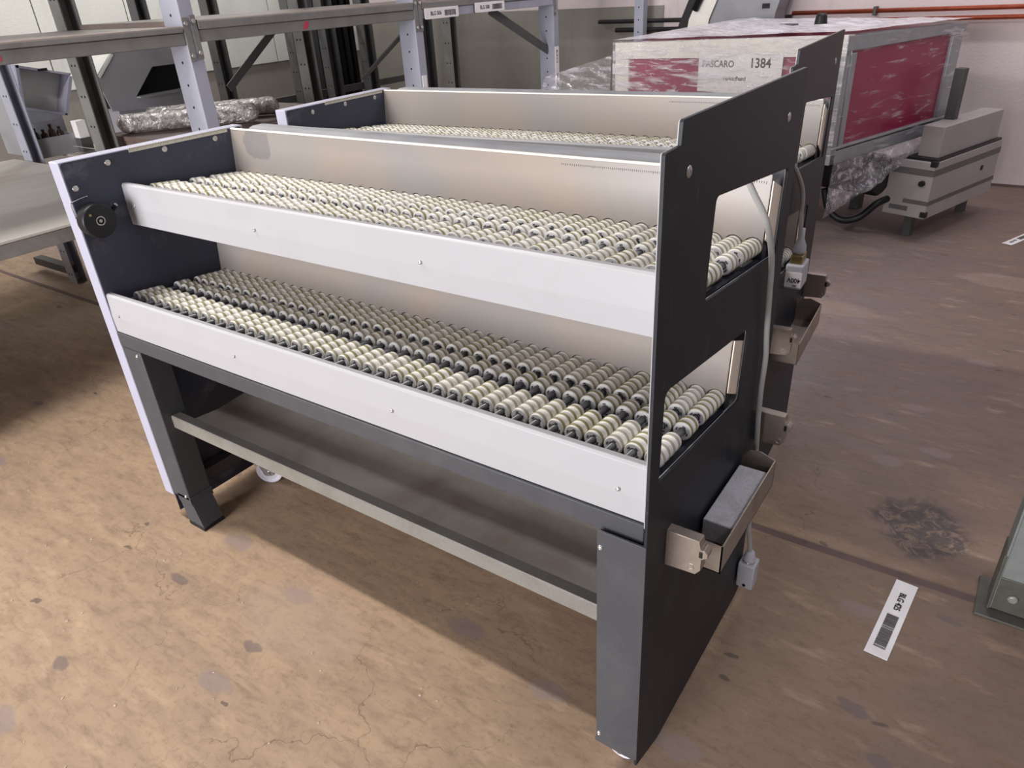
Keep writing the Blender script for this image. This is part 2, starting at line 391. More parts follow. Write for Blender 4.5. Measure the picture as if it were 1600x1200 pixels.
def text(name, s, size, origin, xdir, ydir, parent=None, mat='ink', sx=1., depth=.0003):
    cu = bpy.data.curves.new(name, 'FONT'); cu.body = s; cu.size = size; cu.extrude = depth; cu.offset = size*.018; cu.align_x = 'LEFT'; cu.resolution_u = 3
    tmp = bpy.data.objects.new(name, cu); COL.objects.link(tmp)
    bpy.context.view_layer.update()
    me = bpy.data.meshes.new_from_object(tmp.evaluated_get(bpy.context.evaluated_depsgraph_get()))
    bpy.data.objects.remove(tmp); bpy.data.curves.remove(cu)
    x = Vector(xdir).normalized(); y = Vector(ydir); y = (y-x*y.dot(x)).normalized(); z = x.cross(y)
    T = Matrix.Translation(origin) @ Matrix((x*sx, y, z)).transposed().to_4x4()
    me.transform(T); me.materials.clear(); me.materials.append(M[mat])
    return link(name, me, parent)
def barcode(name, origin, xdir, ydir, w, h, parent, seed=1, mat='barink'):
    rnd = random.Random(seed); mb = MB(mat)
    x = Vector(xdir).normalized(); y = Vector(ydir).normalized(); z = x.cross(y); o = Vector(origin); p = 0
    while p < w:
        b = rnd.choice((1, 1, 2, 2, 3))*w/90; b = min(b, w-p)
        mb.box(0, b, 0, h, 0, .0004, T=Matrix.Translation(o+x*p) @ Matrix((x, y, z)).transposed().to_4x4())
        p += b+rnd.choice((1, 1, 1, 2))*w/80
    o_ = mb.build(name, parent); return o_

# ------------------------------------------------------------------ the setting
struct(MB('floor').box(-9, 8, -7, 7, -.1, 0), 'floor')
struct(MB('joint').box(-9, 8, .966, .994, -.02, .0015), 'trim_1')
mbw = MB('wall').box(-9, 8, 5.92, 6.1, 0, 4.6); struct(mbw, 'wall_back')
struct(MB('joint').box(-9, 8, 5.908, 5.921, 0, .018), 'baseboard_back')
struct(MB('dado').box(-4.6, -.86, 5.905, 5.921, .018, 1.36, .003), 'trim_2')
wl = struct(MB('dado').box(-4.75, -4.62, -7, 5.92, 0, 4.6), 'wall_left')
yy = -1.6
while yy < 5.8:      # white sheet panels with open joints
    MB('wall_panel').box(-4.62, -4.60, yy+.004, yy+.756, 1.02, 4.0, .003).build('wall_panel', wl); yy += .764

# ------------------------------------------------------------------ roller racks
L_ = 1.772
TILT = .10
PITCH, X0, NAX = .04280, .032, 41
def wheel_unit(mb, y0):
    T = Matrix.Translation((0, y0, 0)) @ Matrix.Rotation(-PI/2, 4, 'X')
    w, c, bd, k = 0, 1, 2, 3
    mb.lathe([(.0078, .003, c), (.0104, 0, c), (.0136, 0, c), (.0172, 0, c), (.0186, .0012, w), (.0190, .0042, bd), (.0200, .0049, bd), (.0200, .0112, bd),
              (.0190, .0119, w), (.0188, .0278, bd), (.0199, .0285, bd), (.0199, .0345, bd), (.0189, .0352, w), (.0189, .0420, w), (.0182, .0434, c), (.0182, .0445, c), (.0078, .0445, c)], T, 20, slot=(1, 5, k))
def roller_mesh(n):
    mb = MB('roller_white', 'cap', 'band', 'slot')
    for i in range(n): wheel_unit(mb, i*.0452)
    return mb.mesh('roller')
ROLL = {n: roller_mesh(n) for n in (1, 2, 3)}
AXLE = MB('rod').cyl((0, -.045, 0), (0, 1, 0), .0068, .41, 12).mesh('axle')
SCREW = MB('steel').lathe([(0, -.004), (.0055, -.004), (.0055, .0005), (.0040, .0028), (.0018, .0034), (.0016, .0022), (0, .0022)], None, 12).mesh('screw')
def screw(parent, loc, axis, s=1., zs=1.):
    o = link('screw', SCREW, parent, loc); o.rotation_euler = Vector((0, 0, 1)).rotation_difference(Vector(axis)).to_euler(); o.scale = (s, s, s*zs); return o
LIFT = (.147, .295)
def back_panel(parent, dy, dz, height, mat='panel'):
    """sheet behind the rollers, lower edge scalloped round every axle; lies square to the tilted bed"""
    mb = MB(mat); th = .0035
    y0, zc = .3965+dy, .7915+dz
    def pt(x, u, off): return (x, y0+u*TILT+off, zc+u-off*TILT)
    xs = [0.003]
    for k in range(NAX):
        xc = X0+PITCH*k
        for j in range(9): xs.append(xc-.0212*math.cos(PI*j/8))
    xs.append(1.764)
    def low(x):
        k = min(max(round((x-X0)/PITCH), 0), NAX-1); d = abs(x-(X0+PITCH*k))
        return max(-.004, math.sqrt(max(.0218**2-d*d, 0)))
    cols = [[mb.bm.verts.new(pt(x, low(x), 0)), mb.bm.verts.new(pt(x, height, 0)), mb.bm.verts.new(pt(x, height, th)), mb.bm.verts.new(pt(x, low(x), th))] for x in xs]
    for a, b in zip(cols, cols[1:]):
        for i in range(4):
            f = mb.bm.faces.new((a[i], b[i], b[(i+1) % 4], a[(i+1) % 4])); f.material_index = 0
    for c in (cols[0], cols[-1]): mb.bm.faces.new(c)
    o = mb.build('back_panel', parent)
    # dark box put in for the shade behind the scallops
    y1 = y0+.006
    MB('navy').box(.003, 1.764, y1, y1+.03, zc-.03, zc+.026).build('scallop_shade', o)
    # rolled top lip
    mb = MB('cream' if height < .17 else 'panel')
    if height < .17:
        p = pt(0, height, 0); mb.box(.004, 1.763, p[1]-.0015, p[1]+.008, p[2]-.001, p[2]+.004, .0015).build('top_lip', o, label='pale worn lip along the top edge')
    # flange folded back along the end plate
    fl = round_poly([(y0-.0015+.014, zc+.138), (y0+.001, zc+.018), (y0+.083, zc-.024), (y0+.090, zc+.106)], [0, .004, .010, .010])
    MB('flange').prism(fl, 0, 1.7675, 1.7700).build('side_flange', o, label='cream flange showing in the end window')
    return o
def bed(parent, dy, dz):
    zf = .823+dz; yf = .078+dy
    for k in range(NAX):
        ax = link('axle', AXLE, parent, (X0+PITCH*k, yf, zf), (-math.atan(TILT), 0, 0))
        for off, n in ((0, 2), (.134, 1), (.205, 3)):
            jit = random.uniform(-.002, .002)
            o = link('roller', ROLL[n], ax, (0, off+jit, 0)); o.rotation_euler = (0, random.uniform(0, 2*PI), 0)
    T = Matrix.Translation((0, yf, zf)) @ Matrix.Rotation(-math.atan(TILT), 4, 'X')
    mb = MB('navy')
    mb.box(.004, 1.762, -.062, .33, -.052, -.047, T=T).box(.004, .012, -.062, .33, -.05, -.018, T=T)
    mb.box(1.752, 1.762, -.055, .33, -.05, -.026, T=T)
    mb.build('bed_tray', parent)
    MB('under').box(.006, 1.760, -.058, .328, -.056, -.0535, T=T).build('bounce_sheet', parent, label='pale sheet added under the bed to bounce light')  # added reflector, throws light onto the rollers and shelf below
    # axle rests that show as dark blocks between the axles
    # front rail
    z0, y0 = .735+dz, dy
    pr = [(y0+.004, z0), (y0+.0032, z0+.050), (y0+.006, z0+.117), (y0+.011, z0+.122), (y0+.024, z0+.1215), (y0+.024, z0+.113), (y0+.013, z0+.113), (y0+.012, z0+.004), (y0+.010, z0)]
    MB('white').prism(pr, 0, .002, 1.765, .0012).build('front_rail', parent)
    for x in (.046, .60, 1.157, 1.711): screw(parent, (x, y0+.0015, z0+.0585), (0, -1, .05), .85)
def castor(parent, x, y, top, r=.038, ang=0., fw=.034):
    T = Matrix.Translation((x, y, 0)) @ Matrix.Rotation(ang, 4, 'Z'); mb = MB('steel')
    mb.box(-.04, .04, -.035, .035, top-.005, top, .001, T=T)
    for s in (-1, 1):
        mb.prism(round_poly([(-fw, top-.006), (fw, top-.006), (fw*.45, r-.012), (-fw*.45, r-.012)], .008), 0, s*.019-.0015, s*.019+.0015, T=T)
    mb.cyl((x, y, top-.014), (0, 0, 1), .024, .010, 18)
    d = T.to_3x3() @ Vector((1, 0, 0)); mb.cyl(Vector((x, y, r))-d*.026, d, .007, .052, 12)
    o = mb.build('castor', parent, label='zinc castor under the frame')
    MB('castor').lathe([(0, -.013), (.010, -.015), (r*.68, -.011), (r*.82, -.013), (r-.003, -.013), (r, -.009), (r, .009), (r-.003, .013), (r*.82, .013), (r*.68, .011), (.010, .015), (0, .013)],
                       T @ Matrix.Translation((0, 0, r)) @ Matrix.Rotation(PI/2, 4, 'Y'), 28).build('wheel', o)
    return o
def build_rack(root, second):
    # left side: pale outer box, slate inner sheet
    MB('lavender').box(-.051, 0, 0, .61, .105, 1.241, .003).build('left_panel', root, label='lavender grey boxed side panel')
    MB('liner').prism(round_poly([(.004, .04), (.60, .04), (.60, 1.238), (.004, 1.238)], [0, 0, .01, .01]), 0, .0005, .0035).build('inner_liner', root, label='slate grey inner sheet of the left side')
    for y, z in ((.024, 1.166), (.134, 1.215), (.316, 1.218), (.496, 1.217)): screw(root, (.004, y, z), (1, 0, 0), 1.6, .45)
    # scale on the left side
    mb = MB('ivory', 'ink').box(.0035, .0052, .204, .545, 1.2295, 1.2415)
    o = mb.build('scale_ruler', root, label='pale ruler strip')
    mb = MB('ink')
    for i in range(68):
        y = .206+i*.005; h = .005 if i % 5 else .008
        mb.box(.0052, .0055, y-.0004, y+.0004, 1.2415-h, 1.2410)
    mb.build('scale_marks', o)
    # end plate with its two windows
    outer = [(-.0150, .06), (-.0150, 1.388), (-.012, 1.3905), (.038, 1.391), (.041, 1.422), (.045, 1.425), (.664, 1.425), (.664, .03), (.63, .02), (.10, .02)]
    w1 = round_poly([(.200, 1.281), (.183, 1.102), (.606, 1.058), (.620, 1.239)], .014)
    w2 = round_poly([(.031, .999), (.024, .819), (.455, .766), (.468, .938)], [.022, .004, .014, .02])
    ep = MB('charcoal_shaded').holed(outer, [w1, w2], 0, 1.7735, 1.779).build('end_plate', root)
    sk = [(-.0150, .74), (-.0150, 1.388), (-.012, 1.3905), (.038, 1.391), (.041, 1.422), (.045, 1.425), (.664, 1.425), (.664, .74)]
    MB('white').holed(sk, [w1, w2], 0, 1.7718, 1.7733).build('inner_skin', ep, label='white inner skin of the end plate')
    for y, z in ((.074, 1.348), (.572, 1.345)): screw(root, (1.779, y, z), (1, 0, 0), 1.7, .4)
    # beds and back panels
    bed(root, 0, 0); back_panel(root, 0, 0, .20)
    bed(root, *LIFT); bp = back_panel(root, *LIFT, .149, 'panel' if second else 'panel_stained')
    mb = MB('ink')     # ruler ticks printed near the right end of the upper panel
    yb, zb = .3965+LIFT[0], .7915+LIFT[1]
    for i in range(98):
        x = 1.755-i*.005; h = (.0085 if i % 10 == 0 else .006 if i % 5 == 0 else .004); u = .136
        mb.box(x-.0005, x+.0005, yb+u*TILT-.0006, yb+u*TILT+.0004, zb+u-h, zb+u)
    mb.build('scale_marks', bp)
    MB('tube').box(.01, 1.766, .598, .690, 1.17, 1.238, .030, 5).build('rear_rail', root, label='dusty rounded grey rail behind the back panel')
    # frame
    MB('charcoal').box(.002, 1.766, -.001, .045, .688, .733, .002).build('cross_beam', root)
    MB('charcoal').box(.004, .102, 0, .085, .117, .686, .004).build('leg', root)
    MB('charcoal').prism([(.032, .0), (.106, .0), (.106, .085), (.032, .085)], 2, .10, .13).build('leg_insert', root)
    ft = MB('charcoal'); b = [(.050, .002), (.134, .002), (.134, .080), (.050, .080)]; t = [(.028, .002), (.104, .002), (.104, .080), (.028, .080)]
    A = [ft.bm.verts.new((x, y, .012)) for x, y in b]; B = [ft.bm.verts.new((x, y, .118)) for x, y in t]
    ft.bm.faces.new(A); ft.bm.faces.new(B[::-1])
    for i in range(4): ft.bm.faces.new((A[i], B[i], B[(i+1) % 4], A[(i+1) % 4]))
    foot = ft.build('foot', root)
    MB('black').box(.048, .136, .0, .082, 0, .014, .002).build('foot_pad', foot)
    MB('charcoal').box(1.676, 1.7732, -.003, .085, .080, .686, .002, 3).box(1.679, 1.7795, -.0175, -.0152, .080, .698, .001).build('leg', root)
    MB('charcoal').box(1.674, 1.7732, -.014, .09, .070, .079, .001).build('leg_cap', root)
    for x, z in ((.082, .669), (.086, .133), (1.687, .659), (1.687, .108)): screw(root, (x, -.001 if x < 1 else -.0178, z), (0, -1, 0), 1.1)
    castor(root, 1.724, .034, .070, .036, R_(90), .044)
    castor(root, 1.715, .585, .080, .044); castor(root, .105, .32, .104, .050, R_(-58))
    for x, y in ((.10, .32), (1.715, .585)):
        MB('charcoal').box(x-.045, x+.045, y-.04, y+.04, .104 if x < 1 else .080, .132, .002).build('castor_block', root)
    MB('charcoal').box(.004, .09, .566, .597, .13, 1.16, .003).build('rear_post', root)
    MB('charcoal').box(1.70, 1.7635, .625, .66, .13, 1.16, .003).build('rear_post', root)
    MB('charcoal').box(.06, 1.70, .56, .60, .66, .72, .002).build('rear_beam', root)
    MB('charcoal').box(.012, .06, .04, .60, .128, .17, .002).build('side_runner', root)
    MB('charcoal').box(1.70, 1.766, .04, .66, .128, .17, .002).build('side_runner', root)
    # lower shelf: folded lip, trough, crease, rising back
    MB('lip').prism([(.030, .402), (.030, .443), (.033, .446), (.062, .444), (.064, .438), (.064, .402)], 0, .075, 1.70).build('shelf_lip', root)
    pr = [(.060, .383), (.060, .4015), (.064, .4015), (.064, .385), (.135, .379), (.212, .371), (.222, .3725), (.47, .392), (.47, .420), (.473, .420), (.473, .389), (.222, .3695), (.212, .368), (.135, .376)]
    MB('shelf').prism(pr, 0, .075, 1.70).build('shelf', root, label='dusty galvanised lower shelf with a folded lip')
    # handwheel on the slate sheet
    hw = MB('black').lathe([(0, .0), (.030, .0), (.044, .003), (.049, .010), (.049, .040), (.046, .046), (.014, .046), (.013, .0435), (0, .0435)],
        Matrix.Translation((.006, .040, 1.076)) @ Matrix.Rotation(PI/2, 4, 'Y'), 40).build('handwheel', root, label='round black adjusting wheel')
    MB('steel').lathe([(0, 0), (.0045, 0), (.0045, .003), (.002, .003), (.002, .001), (0, .001)], Matrix.Translation((.0495, .040, 1.076)) @ Matrix.Rotation(PI/2, 4, 'Y'), 14).build('hub_screw', hw)
    MB('steel').lathe([(.0105, .0462), (.0118, .0475), (.0132, .0462)], Matrix.Translation((.006, .040, 1.076)) @ Matrix.Rotation(PI/2, 4, 'Y'), 26).build('hub_ring', hw)
    MB('brass').cyl((.0515, .016, 1.098), (1, 0, 0), .0036, .0025, 12).build('pin', hw)
    lv = MB('black').tube(spline([(.018, .082, 1.082), (.026, .094, 1.092), (.034, .104, 1.104)], 4), .0065, 10).build('lever', root, label='small black clamping lever beside the wheel')
    MB('steel').cyl((.033, .103, 1.103), (.6, .6, .7), .0055, .004, 10).build('lever_tip', lv)
    MB('steel').tube(spline([(.008, -.004, 1.088), (.010, -.006, 1.128), (.010, .000, 1.134), (.010, .040, 1.141), (.008, .046, 1.138)], 6), .0016, 8).build('wire_bracket', root, label='bright wire bracket over the wheel')
    # tray and brackets outside the end plate
    tr = MB('bracket', 'steel'); xo, xi, y0, y1, zb, zr, th = 1.859, 1.7805, .180, .530, .514, .585, .0028
    tr.box(xi, xo, y0, y1, zb, zb+th)
    tr.box(xo-th, xo, y0, y1, zb, zr)
    tr.prism([(xi, zb), (xo, zb), (xo, zr), (xi, zr)], 1, y0, y0+th)
    tr.prism([(xi, zb), (xo, zb), (xo, zr), (1.822, zr+.014), (1.797, zr+.010), (xi, zr-.012)], 1, y1-th, y1)
    tr.build('side_tray', root, label='folded steel tray on the outside of the end plate')
    BR = [(1.779, .588), (1.779, .675), (1.846, .675), (1.848, .655), (1.855, .657), (1.863, .650), (1.863, .640), (1.850, .634), (1.852, .606), (1.842, .592)]
    b1 = MB('bracket').prism(BR, 1, .074, .098, .0012).build('mounting_bracket', root)
    MB('steel').lathe([(.0055, 0), (.0055, .002), (.0072, .002), (.0072, 0)], Matrix.Translation((1.832, .0742, .606)) @ Matrix.Rotation(PI/2, 4, 'X'), 16).build('bolt_ring', b1)
    MB('black').box(1.8465, 1.8535, .073, .099, .637, .652, .001).build('latch', b1)
    BF = [(x, z-.022) for x, z in BR]
    b2 = MB('bracket').prism(BF, 1, .618, .642, .0012).build('mounting_bracket', root)
    MB('steel').lathe([(.0055, 0), (.0055, .002), (.0072, .002), (.0072, 0)], Matrix.Translation((1.838, .6182, .583)) @ Matrix.Rotation(PI/2, 4, 'X'), 16).build('bolt_ring', b2)
    MB('black').box(1.8465, 1.8535, .617, .643, .615, .630, .001).build('latch', b2)
    if not second:
        MB('cable').tube(spline([(1.735, .395, 1.33), (1.750, .402, 1.285), (1.772, .418, 1.235), (1.795, .445, 1.175), (1.798, .499, 1.09), (1.797, .524, .998), (1.796, .545, .90), (1.797, .560, .829),
             (1.793, .572, .74), (1.792, .583, .663), (1.795, .588, .58), (1.797, .598, .45), (1.797, .612, .305), (1.803, .628, .225), (1.806, .632, .175)], 8), .0062, 12).build('cable', root, label='grey power cable down the end plate')
        pb = MB('plug').box(1.783, 1.829, .608, .656, .082, .166, .004).build('plug_box', root, label='grey plug housing hanging by the end plate')
        MB('plug').lathe([(0, .163), (.015, .163), (.0165, .168), (.0165, .180), (.014, .186), (.0125, .196), (.0085, .202), (0, .202)], Matrix.Translation((1.806, .632, 0)), 18).build('gland', pb)
        MB('steel').lathe([(.0125, .1655), (.0172, .1655), (.0172, .1705), (.0125, .1705)], Matrix.Translation((1.806, .632, 0)), 18).build('gland_nut', pb)
        MB('rubber').cyl((1.806, .6078, .094), (0, -1, 0), .005, .001, 10).build('hole', pb)
    else:
        MB('cable').tube(spline([(1.74, .10, 1.20), (1.770, .115, 1.155), (1.792, .140, 1.11), (1.80, .215, 1.04), (1.80, .25, .96), (1.80, .262, .93), (1.80, .275, .90), (1.80, .280, .87)], 8), .0062, 10).build('cable', root, label='grey power cable out of the upper window')
        px, py = 1.803, .283
        pb = MB('plug').box(px-.026, px+.026, py-.042, py+.042, .735, .812, .005).build('plug_box', root, label='grey plug housing with a 400V label')
        MB('plug').lathe([(0, .838), (.0165, .838), (.019, .845), (.018, .862), (.009, .885), (.0085, .915), (0, .915)], Matrix.Translation((px, py, 0)), 16).build('gland', pb)
        MB('brass').box(px-.017, px+.017, py-.030, py+.030, .812, .838, .002).build('latch_frame', pb)
        MB('paper').box(px-.0245, px+.0245, py-.0432, py-.0418, .742, .790).build('voltage_label', pb)
        text('lettering', '400V', .0215, (px+.0215, py-.0434, .7715), (-1, 0, 0), (0, 0, -1), pb, 'ink', .85)
        text('lettering', '25A', .009, (px+.012, py-.0434, .7505), (-1, 0, 0), (0, 0, -1), pb, 'ink', .8)

rack1 = thing('roller_rack', 'front charcoal roller rack with two white-railed roller beds and a black handwheel', 'roller rack')
build_rack(rack1, False)
rack2 = thing('roller_rack', 'second charcoal roller rack behind the front one, with a 400V plug', 'roller rack', (-.108, .880, 0), R_(3.4))
build_rack(rack2, True)
# the dusty block lying in the tray
bm = MB('felt'); bm.box(1.7855, 1.8535, .262, .494, .5172, .571, .003)
blk = bm.build('felt_block'); tag(blk, 'pale grey dusty block lying in the steel side tray', 'block')

# ------------------------------------------------------------------ pallet-like shelving on the left
def post(parent, x, y, h, mat, openx, d=.09, w=.072, z0=0., holes=(1,), step=.10):
    """C-shaped upright: web and two flanges, rows of dark holes on the -y flange"""
    mb = MB(mat, 'rubber'); t = .006
    if openx < 0: mb.box(x-d, x, y, y+w, z0, h, .004)
    else:
        mb.box(x-d, x-d+t, y, y+w, z0, h)
        mb.box(x-d+t, x, y, y+t, z0, h); mb.box(x-d+t, x, y+w-t, y+w, z0, h)
    mb.use('rubber')
    z = z0+.06
    while z < h-.02:
        for f in holes:
            for (xx) in ((x-d*.5,) if len(holes) == 1 else (x-d*.32, x-d*.68)):
                mb.cyl((xx, y-.0006, z), (0, 1, 0), .0065, .002, 8)
        z += step
    return mb.build('upright', parent)
sr = thing('shelving_rack', 'long grey shelving rack along the left wall with brown board shelves', 'shelving', (0, 0, 0))
XF, XB = -1.15, -2.20
YP = [-.38, 1.232, 2.828, 4.470]
for y in YP:
    post(sr, XF, y, 2.5, 'rack_blue', -1, .14)
    post(sr, XB, y, 2.5, 'rack_grey', 1, .10, .09, holes=(1, 2), step=.16)
    for z in (.30, 1.95): MB('rack_dark').box(XB, XF-.14, y+.03, y+.036, z, z+.035).build('cross_tie', sr)
TOPZ = 1.535
for i, (y0, y1) in enumerate(((YP[0]+.072, YP[1]), (YP[1]+.072, YP[2]), (YP[2]+.072, YP[3]))):
    bmat = 'rack_grey' if i < 2 else 'rack_blue'
    zb = 1.434 if i == 0 else 1.442
    MB(bmat).box(XF-.045, XF, y0+.002, y1-.002, zb, zb+.052, .003).build('shelf_beam', sr)
    MB('rack_grey').box(XB-.005, XB+.04, y0+.002, y1-.002, zb, zb+.052, .003).build('shelf_beam', sr)
    MB('board_top', 'rack_grey').box(XB, XF+.006, y0+.006, y1-.006, zb+.055, TOPZ-(.022 if i == 0 else 0), .004).build('shelf_board', sr)
    MB('rack_grey').box(XF-.02, XF+.0075, y0+.006, y1-.006, zb+.053, TOPZ-.004-(.022 if i == 0 else 0), .003).build('shelf_edge', sr)
    MB(bmat).box(XF-.03, XF, y0+.002, y1-.002, 2.36, 2.42, .003).build('shelf_beam', sr)
    MB('board_top').box(XB, XF, y0+.006, y1-.006, 2.42, 2.44).build('shelf_board', sr)
    for ye in (y0, y1):   # end plates that hook into the uprights
        s = 1 if ye == y0 else -1
        o = MB('rack_grey').box(XF+.0005, XF+.0055, min(ye, ye-s*.03), max(ye, ye-s*.03), zb-.07, zb+.115, .001).build('beam_plate', sr)
        for dz in (-.045, .09): MB('steel').cyl((XF+.0055, ye-s*.015, zb+dz), (1, 0, 0), .0095, .006, 10).build('bolt', o)
MB('rack_dark').box(-3.05, XF-.02, -.47, -.455, 0, .728).build('light_blocker', sr, label='added dark panel that blocks light under the low deck')  # added out of view to keep door light from under the deck
# low deck: worn sheets on a speckled front beam
MB('galv').box(XF-.05, XF, YP[0]+.074, YP[1]-.10, .732, .790, .003).build('shelf_beam', sr)
MB('low_board').box(-3.1, XF+.005, YP[0]+.02, 1.105, .792, .806, .003).build('deck_sheet', sr)
MB('low_board').box(-3.1, XF+.005, 1.345, 2.80, .786, .800, .003).build('deck_sheet', sr)
MB('low_board').box(-2.25, XF+.005, 2.94, 4.44, .786, .800, .003).build('deck_sheet', sr)
for y0, y1 in ((YP[1]+.076, YP[2]-.004), (YP[2]+.076, YP[3]-.004)):
    MB('rack_dark').box(XF-.05, XF, y0, y1, .728, .784, .003).build('shelf_beam', sr)
for y0, y1 in ((YP[0]+.09, YP[1]), (YP[1]+.09, YP[2]), (YP[2]+.09, YP[3])):
    MB('rack_dark').box(XB-.005, XB+.04, y0+.002, y1-.002, .728, .784, .003).build('shelf_beam', sr)
def bar(parent, a, b, w, t, mat, name='brace'):
    a, b = Vector(a), Vector(b); d = b-a
    rot = Vector((0, 0, 1)).rotation_difference(d.normalized()).to_matrix().to_4x4()
    return MB(mat).box(-t/2, t/2, -w/2, w/2, 0, d.length, T=Matrix.Translation(a) @ rot).build(name, parent)
bar(sr, (XB+.02, 2.60, 1.44), (XB+.02, 2.13, 1.11), .05, .008, 'rack_dark')
bar(sr, (-1.20, 2.86, 1.42), (-1.70, 2.86, 1.09), .05, .008, 'rack_dark')
bar(sr, (XF-.06, 3.70, 1.45), (XF-.06, 4.47, 1.12), .06, .008, 'rack_dark')
MB('red').prism(round_poly([(1.935, 1.452), (1.965, 1.450), (1.985, 1.482), (1.955, 1.490)], .008), 0, XF+.0003, XF+.0012).build('paint_mark', sr, label='red paint mark on the beam')
MB('red').prism(round_poly([(.415, 1.448), (.432, 1.448), (.434, 1.468), (.416, 1.466)], .006), 0, XF+.0003, XF+.0012).build('paint_mark', sr, label='red paint mark on the beam')
def shelf_tag(y0, y1, z0, z1, txt, seed):
    MB_ = MB('paper').prism(round_poly([(y0, z0), (y1, z0), (y1, z1), (y0, z1)], .008), 0, XF+.012, XF+.015)
    o = MB_.build('shelf_label', sr, label='white plastic location label with barcode')
    MB('paper').box(XF+.0005, XF+.012, y0+.04, y1-.04, z0+.02, z1-.01).build('label_clip', o)
    text('lettering', txt, .032, (XF+.0153, y0+.055, (z0+z1)/2-.011), (0, 1, 0), (0, 0, 1), o, 'ink', .95)
    barcode('barcode', (XF+.0153, y0+.20*(y1-y0)/.35+.0, z0+.012), (0, 1, 0), (0, 0, 1), .115, .033, o, seed)
shelf_tag(2.915, 3.255, 1.436, 1.498, 'BLG 506', 3)
shelf_tag(3.440, 3.785, 1.444, 1.505, 'BLG 508', 4)
MB('paper').box(XF+.0005, XF+.0055, 2.842, 2.882, .86, 1.118).build('upright_label', sr, label='white location label strip')
o = MB('paper').box(XF+.0005, XF+.0055, 4.476, 4.530, .86, 1.145).build('upright_label', sr, label='white location label strip')
barcode('barcode', (XF+.0057, 4.488, .95), (0, 0, -1), (0, 1, 0), .10, .03, o, 8)
text('lettering', 'BLG 512', .03, (XF+.0057, 4.492, 1.12), (0, 0, -1), (0, 1, 0), o, 'ink', .9)

end = thing('rack_upright', 'lone blue-grey perforated upright near the far wall beside black pipes', 'rack upright', (-.945, 5.66, 0))
post(end, 0, 0, 2.4, 'rack_blue', -1, .09, .085)

sr2 = thing('shelving_rack', 'second shelving row, coloured dark for its shade, standing behind the long grey rack', 'shelving', (0, 0, 0))
for (x, y, w) in ((-2.88, 1.113, .070), (-3.32, 2.32, .09), (-3.32, 2.90, .10), (-3.32, 3.68, .12), (-3.32, 4.06, .13), (-3.32, 4.55, .12), (-3.32, 5.40, .16)):
    post(sr2, x, y, 2.4, 'rack_blue' if x > -3 else 'rack_dark', 1, .10, w, holes=(1, 2), step=.16)  # rear posts coloured darker for the shade under the shelves
for z in (.80, 1.46): MB('rack_dark').box(-3.46, -3.43, 2.2, 5.6, z-.03, z+.03).build('shelf_beam', sr2)
MB('rack_dark').box(-3.44, -2.97, 1.12, 1.18, .05, .10).build('base_tie', sr2)
MB('rack_dark').box(-3.46, -3.43, .9, 2.3, 1.36, 1.42).build('shelf_beam', sr2)
bps = thing('panel_stack', 'black upright corrugated panels stored in the rear shelving row', 'panels', (-3.75, 4.20, 0))
for k in range(6):
    MB('rubber' if k % 2 else 'black').box(-.25, .16, k*.085, k*.085+.062, 0, 1.75, .012).build('panel', bps)

# right-hand rack foot
rr = thing('shelving_rack', 'grey-green rack upright bolted to the floor at the right edge', 'shelving', (2.383, .958, 0))
mb = MB('rack_green', 'rubber').box(0, .006, 0, .10, .012, 2.3, .001).box(.006, .105, .004, .010, .118, 2.3).box(.099, .105, .010, .10, .012, 2.3)
mb.use('rubber')
for z in (.345, .62, .9, 1.2): mb.cyl((.022, .0035, z), (0, 1, 0), .006, .002, 8)
mb.build('upright', rr)
ft = MB('foot').box(.004, .10, .001, .012, .012, .125, .002).box(-.004, .004, -.002, .09, .008, .20, .002).box(.097, .104, -.002, .09, .008, .14, .002)
f0 = ft.build('upright_shoe', rr, label='dark steel shoe')
MB('foot').box(-.030, .14, -.036, .13, 0, .009, .002).build('base_plate', rr, label='dirty steel base plate')
MB('galv').lathe([(0, 0), (.013, 0), (.013, .005), (.009, .009), (0, .009)], Matrix.Translation((.046, .001, .066)) @ Matrix.Rotation(PI/2, 4, 'X'), 14).build('bolt', f0)

# ------------------------------------------------------------------ floor labels
def floor_tag(loc, rz, txt, seed, lab):
    r = thing('floor_label', lab, 'label', loc, rz)
    n = 10; mb = MB('paper'); Lh, Wd = .322, .058
    for i in range(n):       # slightly curled strip
        a, b = -Lh/2+Lh*i/n, -Lh/2+Lh*(i+1)/n; h = lambda t: .0012+.006*max(0, abs(t)/(Lh/2)-.7)
        vs = [mb.bm.verts.new(p) for p in ((a, -Wd/2, h(a)), (b, -Wd/2, h(b)), (b, Wd/2, h(b)), (a, Wd/2, h(a)))]
        vt = [mb.bm.verts.new((v.co.x, v.co.y, v.co.z-.0011)) for v in vs]
        mb.bm.faces.new(vs); mb.bm.faces.new(vt[::-1]); mb.bm.faces.new((vs[0], vs[1], vt[1], vt[0])); mb.bm.faces.new((vs[2], vs[3], vt[3], vt[2]))
        if i == 0: mb.bm.faces.new((vs[3], vs[0], vt[0], vt[3]))
        if i == n-1: mb.bm.faces.new((vs[1], vs[2], vt[2], vt[1]))
    bmesh.ops.remove_doubles(mb.bm, verts=mb.bm.verts[:], dist=1e-5)
    mb.build('plate', r)
    text('lettering', txt, .0235, (-.112, -.006, .0022), (1, 0, 0), (0, 1, 0), r, 'ink', .93)
    barcode('barcode', (-.010, -.015, .0020), (1, 0, 0), (0, 1, 0), .138, .030, r, seed)
floor_tag((2.1705, .793, 0), R_(-94.5), 'BLG 425', 5, 'white curled plastic label reading BLG 425 on the floor')
floor_tag((2.258, 4.545, 0), R_(68), 'BLG 427', 6, 'small white barcode label far off on the floor near the right edge')

